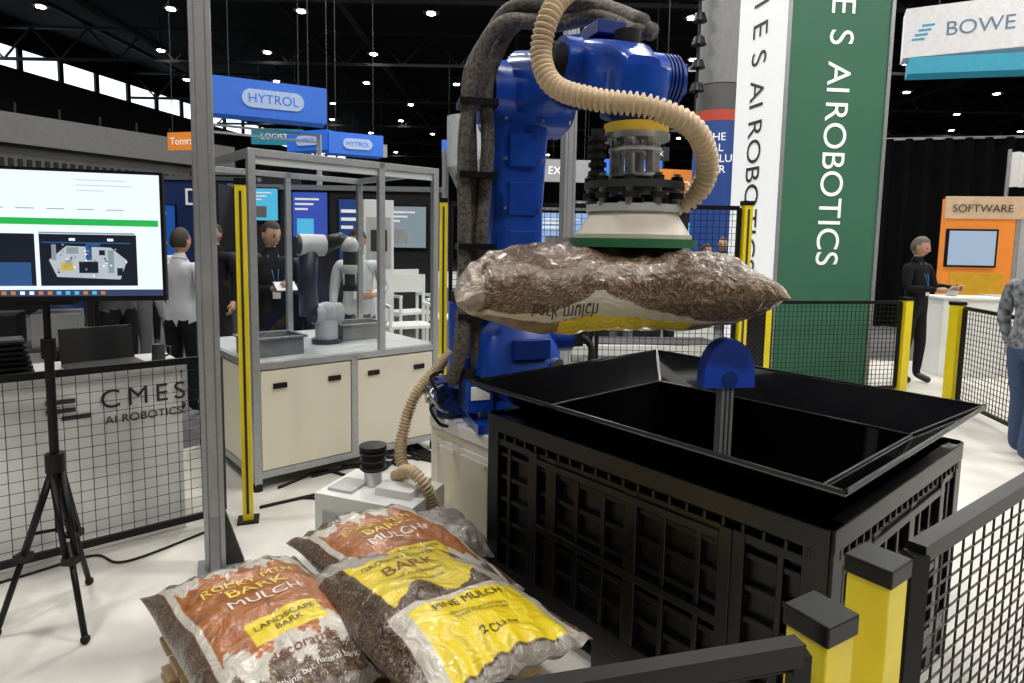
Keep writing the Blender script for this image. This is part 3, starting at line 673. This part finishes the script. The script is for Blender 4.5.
sign('hanging_orange_sign',3.15,4.1,13.8,14,2.7,3.3,ORANGE,'run',TXTW,.4,.1)
WS=mat('sign_white',(.6,.6,.63),.5,emis=(1,1,1),es=.08); TE=mat('sign_teal',(.02,.22,.32),.5,emis=(.05,.5,.7),es=.2)
def ex(b,a,c,d,n):
    b.prism([a+UP*4.95+d*.1,c+UP*4.75,c+n+UP*4.75,a+n+UP*4.95+d*.1],(0,0,.30),TE)
    for i in range(4): 
        q=a+d*(.12+i*.05)-n*.02+UP*(5.55+.08*i); b.prism([q,q+d*.2,q+d*.2+UP*.035,q+UP*.035],n*.01,TE)
sign('hanging_white_sign',7.35,10.6,12.2,10.6,5.25,6.15,WS,'BOWE',mat('bowe_grey',(.10,.18,.26),.5),.36,.5,extra=ex,tp=.32)
b=MB(); b.cyl((3.95,12.4,0),(3.95,12.4,10.8),.42,CONC,n=28); b.cyl((3.95,12.4,.3),(3.95,12.4,4.0),.44,NAVY,n=28,caps=False); b.cyl((3.95,12.4,4.0),(3.95,12.4,4.2),.445,mat('column_red_band',(.5,.06,.03),.5),n=28,caps=False); b.cyl((3.95,12.4,4.7),(3.95,12.4,6.4),.435,GREY,n=28,caps=False)
for i in range(5): b.cyl((3.4,12.,6.2-i*.42),(3.4,12.,6.35-i*.42),.14,BLACK,.09,n=16)
b.cyl((3.4,12,4.4),(3.4,12,10.5),.03,BLACK,n=8)
col=b.finish('poster_column')
text('THE\nALL\nSOLU\nFOR',.2,(3.58,11.90,3.6),(1,-.35,0),UP,TXTW,col,'poster_text')
# ---------------------------------------------------------------- left concourse block
b=MB(); a=V((-14.2,13.5,0)); c=V((-9.6,21.3,0)); d=(c-a).normalized(); n=V((-d.y,d.x,0))
FAS=mat('concourse_fascia',(.17,.17,.165),.8)
b.prism([a,c,c+n*3,a+n*3],(0,0,3.9),CONC); b.prism([a+UP*3.9-n*.25,c+UP*3.9-n*.25,c+n*3+UP*3.9,a+n*3+UP*3.9],(0,0,.75),FAS)
for i in range(40): 
    q=a+d*(.6+i*.2)-n*.02; b.prism([q+UP*3.2,q+d*.1+UP*3.2,q+d*.1-n*.02+UP*3.2,q-n*.02+UP*3.2],(0,0,.35),BLACK)
b.bar(a+UP*2.9-n*.1,c+UP*2.9-n*.1,.15,LGREY)
for i in range(9): q=a+d*i; b.bar(q+UP*4.65,q+UP*4.95,.04,DARK)
b.finish('concourse_block')
# ---------------------------------------------------------------- background exhibits
def booth(name,x0,x1,y,h,m,panels,depth=1.2):
    b=MB(); b.b2((x0,y,0),(x1,y+.12,h),m)
    b.b2((x0,y,0),(x0+.08,y-depth*.5,h*.98),m)
    b.b2((x0-.03,y-.06,h-.08),(x1+.03,y+.15,h),GREY)
    for k,(a,c,z0,z1,pm) in enumerate(panels):
        b.b2((a,y-.06,z0),(c,y-.005,z1),BLACK); b.b2((a+.02,y-.065,z0+.02),(c-.02,y-.055,z1-.02),pm)
        w_=c-a;h_=z1-z0; lm=(TXTW if pm not in (SW,) else TXTG)
        for r_ in range(3): b.b2((a+.1*w_,y-.068,z1-h_*(.18+.1*r_)),(a+w_*(.75-.15*r_),y-.064,z1-h_*(.14+.1*r_)),lm)
        b.b2((a+.15*w_,y-.068,z0+h_*.12),(a+w_*.6,y-.064,z0+h_*.45),[GREY,CYAN,ORANGE,LGREY][k%4])
    b.finish(name)
DK=mat('booth_dark',(.015,.015,.018),.7); BW=mat('booth_white',(.3,.31,.33),.6); BB=mat('booth_blue',(.02,.05,.2),.6)
booth('exhibit_wall',-4.6,-1.2,10.2,2.5,DK,[(-4.3,-3.8,1.9,2.45,CYAN),(-3.6,-3.0,1.6,2.4,PURP),(-2.85,-2.3,1.0,2.3,NAVY),(-2.2,-1.4,1.5,2.2,SM)])
booth('exhibit_wall',-9.2,-5.4,13.2,2.9,BB,[(-8.9,-8.2,1.4,2.5,NAVY),(-7.9,-7.1,1.2,2.3,SBLUE),(-6.7,-5.8,1.4,2.4,SM)])
booth('exhibit_wall',.0,2.6,9.4,2.2,DK,[(.35,1.2,1.45,2.1,emi('pale_screen',(.3,.45,.75),.8)),(1.5,2.3,.9,2.0,NAVY)])
booth('exhibit_wall',-1.0,-.1,12.2,2.6,BW,[(-.9,-.3,1.6,2.3,CYAN)])
booth('exhibit_wall',-13,-9.3,12.6,2.4,DK,[(-12.6,-11.2,1.2,2.1,SM),(-10.9,-10,1.1,2.1,ORANGE)])
booth('exhibit_wall',5.5,9.5,19,3.,DK,[(6,7,1.5,2.4,SM)])
random.seed(11)
for i in range(13):
    x=-22+i*4.0; booth('exhibit_wall',x,x+3.2,20+(i%3)*3,3+.7*(i%2),random.choice([DK,BW,BB,DK]),[(x+.4,x+1.5,1.4,2.5,random.choice([CYAN,SM,NAVY,ORANGE])),(x+1.9,x+2.8,1.6,2.8,random.choice([SM,SW,PURP]))])
text('DR',.5,(-6.9,13.1,2.3),(1,0,0),UP,TXTW,None,'booth_lettering')
for i,(x,y,z,m) in enumerate(((-3,26,5.2,SBLUE),(1.2,24,4.0,WS),(5,28,5.4,DK),(9,30,5.,ORANGE),(14,27,4.8,TE),(-8,30,5.6,WS),(-1,33,5.,DK),(2.6,19,3.6,SBLUE),(-10,24,5.2,TE),(.3,17,3.3,BW))):
    sign('hanging_banner',x,x+1.9,y,y+.2,z,z+.6,m,'EXPO' if i%2 else 'LOGISTIX',TXTW if m!=WS else TXTG,.3,thick=.1,zt=9.0)
b=MB(frame((-1.75,7.3,0),20)); b.b2((0,0,0),(.35,.4,2.1),WHITE); b.b2((.03,-.01,1.3),(.32,0,1.9),LGREY); b.b2((.08,-.02,1.5),(.27,-.01,1.75),DARK); b.b2((-.1,-.1,0),(.45,.5,.1),DARK); b.finish('machine_cabinet',.01)
def chair(x,y,deg):
    b=MB(frame((x,y,0),deg)); C_=WHITE
    for sx in(-.24,.24):
        for sy in(-.2,.2): b.bar((sx,sy,0),(sx,sy,.68 if sy<0 else 1.25),.03,C_)
        b.bar((sx,-.2,.68),(sx,.2,.68),.03,C_); b.bar((sx,-.22,.92),(sx,.2,.92),.035,C_); b.bar((sx,-.2,.68),(sx,-.2,.92),.03,C_); b.bar((sx,-.2,.2),(sx,.2,.2),.03,C_)
    b.box((0,0,.7),(.48,.42,.03),C_); b.box((0,.2,1.15),(.5,.02,.2),C_); b.bar((-.24,-.2,.25),(.24,-.2,.25),.03,C_)
    b.finish('directors_chair')
chair(-1.15,6.8,25); chair(-.75,7.6,-10); chair(-1.35,8.1,40)
b=MB(); b.cyl((-.75,9.6,2.75),(-.75,9.6,3.5),.28,LGREY,n=20); b.cyl((-.75,9.6,2.3),(-.75,9.6,2.75),.06,LGREY,.28,n=20); 
for s_ in((-.3,-.2),(.3,-.2),(-.3,.2),(.3,.2)): b.bar((-.75+s_[0],9.6+s_[1],0),(-.75+s_[0],9.6+s_[1],3.),.05,GREY)
b.finish('material_hopper')
b=MB(frame((.55,5.5,0),4))
b.b2((0,0,.62),(1.4,.5,.72),WHITE); b.b2((.02,.04,.72),(1.38,.46,.73),DARK)
for x in(.1,.7,1.3):
    for y in(.04,.46): b.bar((x,y,0),(x,y,.62),.05,LGREY)
b.b2((.1,.0,.3),(1.3,.02,.6),LGREY); b.finish('roller_conveyor')
b=MB(frame((2.1,8.2,0),0)); b.b2((0,0,0),(.6,.6,1.),WHITE); b.b2((-.03,-.03,1.),(.63,.63,1.04),LGREY); b.finish('reception_counter',.005)
b=MB(frame((6.50,9.4,0),-8))
b.b2((0,0,0),(.95,.15,2.4),ORANGE); b.b2((-.04,-.04,2.1),(1.2,.0,2.43),mat('kiosk_cream',(.7,.5,.33),.5)); b.b2((.0,-.06,1.38),(.70,-.01,1.95),BLACK); b.b2((.03,-.065,1.41),(.67,-.055,1.92),emi('kiosk_screen',(.35,.45,.6),.8))
b.b2((.95,-.02,0),(1.9,.15,2.3),BW); b.b2((1.0,-.03,.9),(1.85,-.02,2.1),LGREY); b.b2((.1,-.02,.95),(.85,-.005,1.3),mat('kiosk_yellow',(.8,.45,.03),.5))
kio=b.finish('orange_kiosk',.004)
text('SOFTWARE',.16,(6.53,9.33,2.2),(.99,-.14,0),UP,TXTG,kio,'kiosk_lettering')
b=MB(frame((5.55,7.95,0),-5)); b.b2((0,0,0),(.75,.4,1.0),WHITE); b.b2((-.03,-.03,1.0),(.78,.43,1.03),WHITE); b.cyl((.2,.2,1.03),(.2,.2,1.12),.06,LGREY,.09); b.finish('reception_counter',.005)
b=MB(frame((6.45,8.1,0),-8)); b.b2((0,0,0),(1.5,.5,1.0),WHITE); b.b2((-.03,-.03,1.0),(1.53,.53,1.03),LGREY)
for i,(x,z) in enumerate(((.25,.75),(.4,.6),(.25,.45))): b.b2((x,-.01,z),(x+.2,0,z+.06),ORANGE)
b.b2((.25,-.01,.45),(.31,0,.8),ORANGE); b.b2((.6,-.01,.5),(.8,0,.56),ORANGE); b.b2((.6,-.01,.7),(.8,0,.76),ORANGE)
b.finish('branded_counter',.004)
CURT=mat('black_curtain',(.003,.003,.0035),.9,spec=.1)
b=MB(); n=160; pts=[(7.5+i*8/n,13.2+.07*math.sin(i*.9)-i*.012,0) for i in range(n+1)]
for i in range(n): b.add([pts[i],pts[i+1],V(pts[i+1])+UP*3.9,V(pts[i])+UP*3.9],[(0,1,2,3)],CURT,True)
b.bar((7.5,13.2,3.9),(15.5,11.3,3.9),.05,ALU)
b.finish('black_drape_curtain')
b=MB(); n=60; pts=[(8.6+i*2.2/n,11.0+.06*math.sin(i*1.1),2.75) for i in range(n+1)]
for i in range(n): b.add([pts[i],pts[i+1],V(pts[i+1])+UP*.6,V(pts[i])+UP*.6],[(0,1,2,3)],WHITE,True)
for x in(8.65,10.7): b.cyl((x,11.05,0),(x,11.05,3.4),.03,ALU,n=8)
b.finish('white_drape_curtain')
# ---------------------------------------------------------------- people
HAIR=mat('hair_dark',(.03,.02,.015),.7); HAIRG=mat('hair_grey',(.15,.13,.12),.7)
SK1=mat('skin',(.5,.29,.2),.5); LIP=mat('lips',(.36,.13,.11),.5); EYEW=mat('eye',(.04,.03,.03),.2)
CBK=mat('cloth_black',(.010,.010,.012),.85,spec=.2); CWH=mat('cloth_white',(.5,.52,.56),.8); CNV=mat('cloth_navy',(.02,.03,.08),.85); CJE=mat('cloth_denim',(.04,.07,.15),.85,var=.3,scale=80); CGY=mat('cloth_grey',(.1,.1,.11),.85); SHO=mat('shoe_leather',(.02,.015,.01),.5)
CPT=mat('cloth_patterned',(.16,.17,.19),.85,var=.9,scale=22); LAN=mat('lanyard',(.05,.2,.5),.6); BADGE=mat('badge_white',(.7,.7,.7),.5)
def person(name,loc,yaw,h=1.75,shirt=CBK,pants=CBK,hair=HAIR,arms=None,headturn=0,nod=0,hold=None,step=0.,badge=True,bare=False,lean=0.):
    s=h/1.75
    J={'pel':(0,0,.95),'sp':(0,-.01,1.1),'ch':(0,0,1.28),'nk':(0,.01,1.46),'hd':(0,-.005,1.56)}
    R={'pel':(.155,.115),'sp':(.14,.105),'ch':(.165,.115),'nk':(.062,.06),'hd':(.052,.052)}
    for sd,x in(('L',1),('R',-1)):
        st=step*x
        J['sh'+sd]=(.185*x,0,1.40); R['sh'+sd]=(.072,.07)
        a=(arms or {}).get(sd,((.235*x,.02,1.13),(.245*x,-.07,.89)))
        J['el'+sd]=a[0]; R['el'+sd]=(.05,.05); J['wr'+sd]=a[1]; R['wr'+sd]=(.033,.03)
        J['hp'+sd]=(.09*x,0,.86); R['hp'+sd]=(.095,.1)
        J['kn'+sd]=(.10*x,-.02-st*.5,.48); R['kn'+sd]=(.065,.067)
        J['an'+sd]=(.105*x,.03-st,.09); R['an'+sd]=(.045,.048)
        J['to'+sd]=(.12*x,-.14-st,.035); R['to'+sd]=(.042,.032)
    B=[('pel','sp','s'),('sp','ch','s'),('ch','nk','s'),('nk','hd','k')]
    for q in'LR': B+=[('ch','sh'+q,'s'),('sh'+q,'el'+q,'s'),('el'+q,'wr'+q,'k' if bare else 's'),('pel','hp'+q,'p'),('hp'+q,'kn'+q,'p'),('kn'+q,'an'+q,'p'),('an'+q,'to'+q,'o')]
    keys=list(J); idx={k:i for i,k in enumerate(keys)}
    me=bpy.data.meshes.new('sk'); me.from_pydata([J[k] for k in keys],[(idx[a],idx[b_]) for a,b_,_ in B],[])
    ob=bpy.data.objects.new('sk',me); COL.objects.link(ob)
    md=ob.modifiers.new('s','SKIN'); 
    for k in keys:
        sv=me.skin_vertices[0].data[idx[k]]; sv.radius=R[k]; sv.use_root=(k=='pel')
    sb=ob.modifiers.new('u','SUBSURF'); sb.levels=2; sb.render_levels=2
    dg=bpy.context.evaluated_depsgraph_get(); em=bpy.data.meshes.new_from_object(ob.evaluated_get(dg)); COL.objects.unlink(ob)
    b=MB(); mm={'s':shirt,'p':pants,'k':SK1,'o':SHO}
    groups={}
    for f in em.polygons:
        c=f.center; best=None;bd=9
        for a,q,t_ in B:
            A_=V(J[a]);Q_=V(J[q]);d=Q_-A_; t=max(0,min(1,(c-A_).dot(d)/d.length_squared)); dd=(c-(A_+d*t)).length/(.5*(max(R[a])+max(R[q]))+.02)
            if dd<bd: bd=dd;best=t_
        if best in('s','p') and abs(c.x)<.2: best='s' if c.z>.90 else 'p'
        groups.setdefault(best,[]).append(list(f.vertices))
    vs=[v.co.copy() for v in em.vertices]
    for g_,fs in groups.items(): b.add(vs,fs,mm[g_],True)
    for q,x in(('L',1),('R',-1)):
        w_=V(J['wr'+q]); e_=V(J['el'+q]); d=(w_-e_).normalized(); side_=V((-x,0,0)); side_=(side_-d*side_.dot(d)).normalized()
        if abs(d.x)>.6: side_=V((0,0,1)); side_=(side_-d*side_.dot(d)).normalized()
        pn=d.cross(side_).normalized()
        b.tube([w_-d*.015,w_+d*.02,w_+d*.06,w_+d*.09],[.024,.031,.036,.03],SK1,10)
        for k,(o_,l) in enumerate(((-.027,.068),(-.009,.076),(.009,.072),(.026,.056))):
            p0=w_+d*.075+pn*o_; b.tube([p0,p0+d*l*.45+side_*.006,p0+d*l*.8+side_*.022,p0+d*l*.92+side_*.045],[.0095,.009,.0085,.006],SK1,7)
        p0=w_+d*.03-pn*.026; b.tube([p0,p0-pn*.02+d*.022+side_*.012,p0-pn*.022+d*.05+side_*.024],[.012,.010,.007],SK1,7)
    hc=V(J['hd'])+V((0,-.012,.07)); HR=Matrix.Rotation(headturn,3,'Z')@Matrix.Rotation(nod,3,'X')
    n,k=28,20; vs=[];fs=[]
    def hp(t,a,grow=0.):
        x=math.sin(t)*math.cos(a);y=math.sin(t)*math.sin(a);z=math.cos(t)
        rx,ry,rz=.076,.096,.118
        jaw=1-.30*max(0,-z-.1) ; px=rx*x*jaw; py=ry*y*(1-.12*max(0,-z)) ; pz=rz*z
        if y<0:
            g=math.exp(-((px/.013)**2))*math.exp(-(((pz+.018)/.024)**2)); py-=.024*g
            g=math.exp(-((px/.04)**2))*math.exp(-(((pz-.02)/.008)**2)); py-=.004*g
            for ex in(-.032,.032): py+=.008*math.exp(-(((px-ex)/.014)**2))*math.exp(-(((pz-.002)/.010)**2))
            g=math.exp(-((px/.02)**2))*math.exp(-(((pz+.095)/.016)**2)); py-=.010*g
        return V((px,py,pz))*(1+grow)
    for j in range(k+1):
        for i in range(n): vs.append(hc+HR@hp(math.pi*j/k,2*math.pi*i/n))
    for j in range(k):
        for i in range(n): fs.append((j*n+i,(j+1)*n+i,(j+1)*n+(i+1)%n,j*n+(i+1)%n))
    b.add(vs,fs,SK1,True)
    vs=[];fs=[]
    for j in range(k+1):
        for i in range(n):
            t=math.pi*j/k;a=2*math.pi*i/n; vs.append(hc+HR@(hp(t,a,.09)+V((0,.004,.004))))
    for j in range(k):
        for i in range(n):
            t=math.pi*(j+.5)/k;a=2*math.pi*(i+.5)/n; z=math.cos(t);y=math.sin(t)*math.sin(a)
            if (z>.62) or (y>-.15 and z>.15) or (y>.25 and z>-.45): fs.append((j*n+i,(j+1)*n+i,(j+1)*n+(i+1)%n,j*n+(i+1)%n))
    b.add(vs,fs,hair,True)
    for ex in(-.03,.03):
        b.ball(hc+HR@V((ex,-.082,.002)),(.011,.008,.006),EYEW,8,6,HR); b.ball(hc+HR@V((ex,-.09,.022)),(.016,.005,.0035),hair,8,5,HR)
        b.ball(hc+HR@V((ex*2.55,.006,-.005)),(.009,.018,.03),SK1,8,6,HR)
    b.ball(hc+HR@V((0,-.089,-.058)),(.022,.006,.006),LIP,8,5,HR)
    b.tube([V((.06*math.cos(t),.01+.055*math.sin(t),1.475+.012*math.sin(t))) for t in[2*math.pi*i/14 for i in range(15)]],.011,shirt,6)
    if badge:
        b.tube([(.05,-.06,1.45),(.02,-.125,1.25),(0,-.135,1.15)],.004,LAN,5); b.tube([(-.05,-.06,1.45),(-.02,-.125,1.25),(0,-.135,1.15)],.004,LAN,5); b.box((0,-.135,1.11),(.07,.006,.1),BADGE)
    if hold=='tablet':
        c=(V(J['wrL'])+V(J['wrR']))/2+V((0,-.09,.01)); b.box(c,(.2,.14,.01),DARK,R=Matrix.Rotation(.6,3,'X')); b.box(c+V((0,0,.006)),(.18,.12,.003),BADGE,R=Matrix.Rotation(.6,3,'X'))
    Mx=Matrix.Translation(V((loc[0],loc[1],0)))@Matrix.Rotation(math.radians(yaw),4,'Z')@Matrix.Scale(s,4)
    b.v=[Mx@p for p in b.v]
    return b.finish(name)
fold={'L':((.25,-.03,1.14),(.09,-.24,1.18)),'R':((-.25,-.03,1.14),(-.07,-.25,1.16))}
one={'L':((.26,.0,1.14),(.16,-.26,1.12)),'R':((-.235,.02,1.13),(-.24,-.08,.9))}
person('standing_man',(-2.24,5.75),40,1.78,CBK,CBK,HAIR,fold,.3,.25,'tablet')
person('standing_man',(-1.52,6.1),10,1.74,CWH,CNV,HAIR,one,-.3,.3)
person('standing_man',(-3.0,5.6),170,1.70,CWH,CBK,HAIR,None,0,0,badge=False)
person('standing_man',(4.92,7.55),28,1.78,CBK,CBK,HAIRG,{'L':((.27,-.06,1.16),(.22,-.30,1.16)),'R':((-.26,-.04,1.15),(-.05,-.27,1.14))},.2,.25,None,.05,badge=True,bare=False)
person('standing_man',(4.0,4.72),100,1.72,CPT,CJE,HAIR,None,0,0,badge=False,step=.08)
person('standing_man',(-3.6,8.3),200,1.75,CNV,CGY,HAIR,None)
person('standing_woman',(-2.9,8.6),-30,1.66,CGY,CBK,HAIR,fold)
person('standing_man',(1.45,8.2),150,1.75,CBK,CGY,HAIR,None)
person('standing_man',(1.8,7.4),20,1.74,CGY,CBK,HAIR,one)
person('standing_man',(-.35,8.9),0,1.78,CNV,CBK,HAIR,fold)
person('standing_man',(4.9,10.8),160,1.76,CBK,CGY,HAIR,None)
person('standing_woman',(-5.2,9.2),30,1.65,CWH,CBK,HAIR,None)
person('standing_man',(-6.4,9.8),180,1.78,CBK,CNV,HAIR,one)
person('standing_man',(-4.3,7.2),120,1.77,CBK,CGY,HAIR,fold)
person('standing_woman',(-4.75,6.4),-60,1.66,CNV,CBK,HAIR,one)
person('standing_man',(-7.6,11.2),20,1.77,CGY,CNV,HAIRG,None)
person('standing_man',(3.5,10.4),-20,1.78,CBK,CNV,HAIR,None)
person('standing_woman',(3.0,9.7),40,1.66,CNV,CGY,HAIR,fold)
person('standing_man',(.75,8.6),-15,1.76,CGY,CBK,HAIR,one)
person('standing_man',(-3.9,6.1),60,1.75,CGY,CBK,HAIR,fold)
person('standing_man',(-3.35,7.0),-10,1.78,CBK,CBK,HAIR,None)
person('standing_woman',(-4.9,8.0),10,1.64,CBK,CNV,HAIR,one)
person('standing_man',(5.6,12.0),10,1.76,CNV,CBK,HAIR,one)
# ---------------------------------------------------------------- camera
cam=bpy.data.cameras.new('camera'); co=bpy.data.objects.new('camera',cam); COL.objects.link(co)
pitch=math.radians(5.6); roll=math.radians(1.0)
Rm=Matrix.Rotation(math.pi/2-pitch,3,'X')@Matrix.Rotation(roll,3,'Z')
co.matrix_world=Matrix.Translation((0,0,1.62))@Rm.to_4x4()
cam.sensor_width=36; cam.lens=36*620/1024; cam.shift_y=-.0366; cam.clip_end=200
SC.camera=co
SC.view_settings.view_transform='Standard'; SC.view_settings.look='None'; SC.view_settings.exposure=0
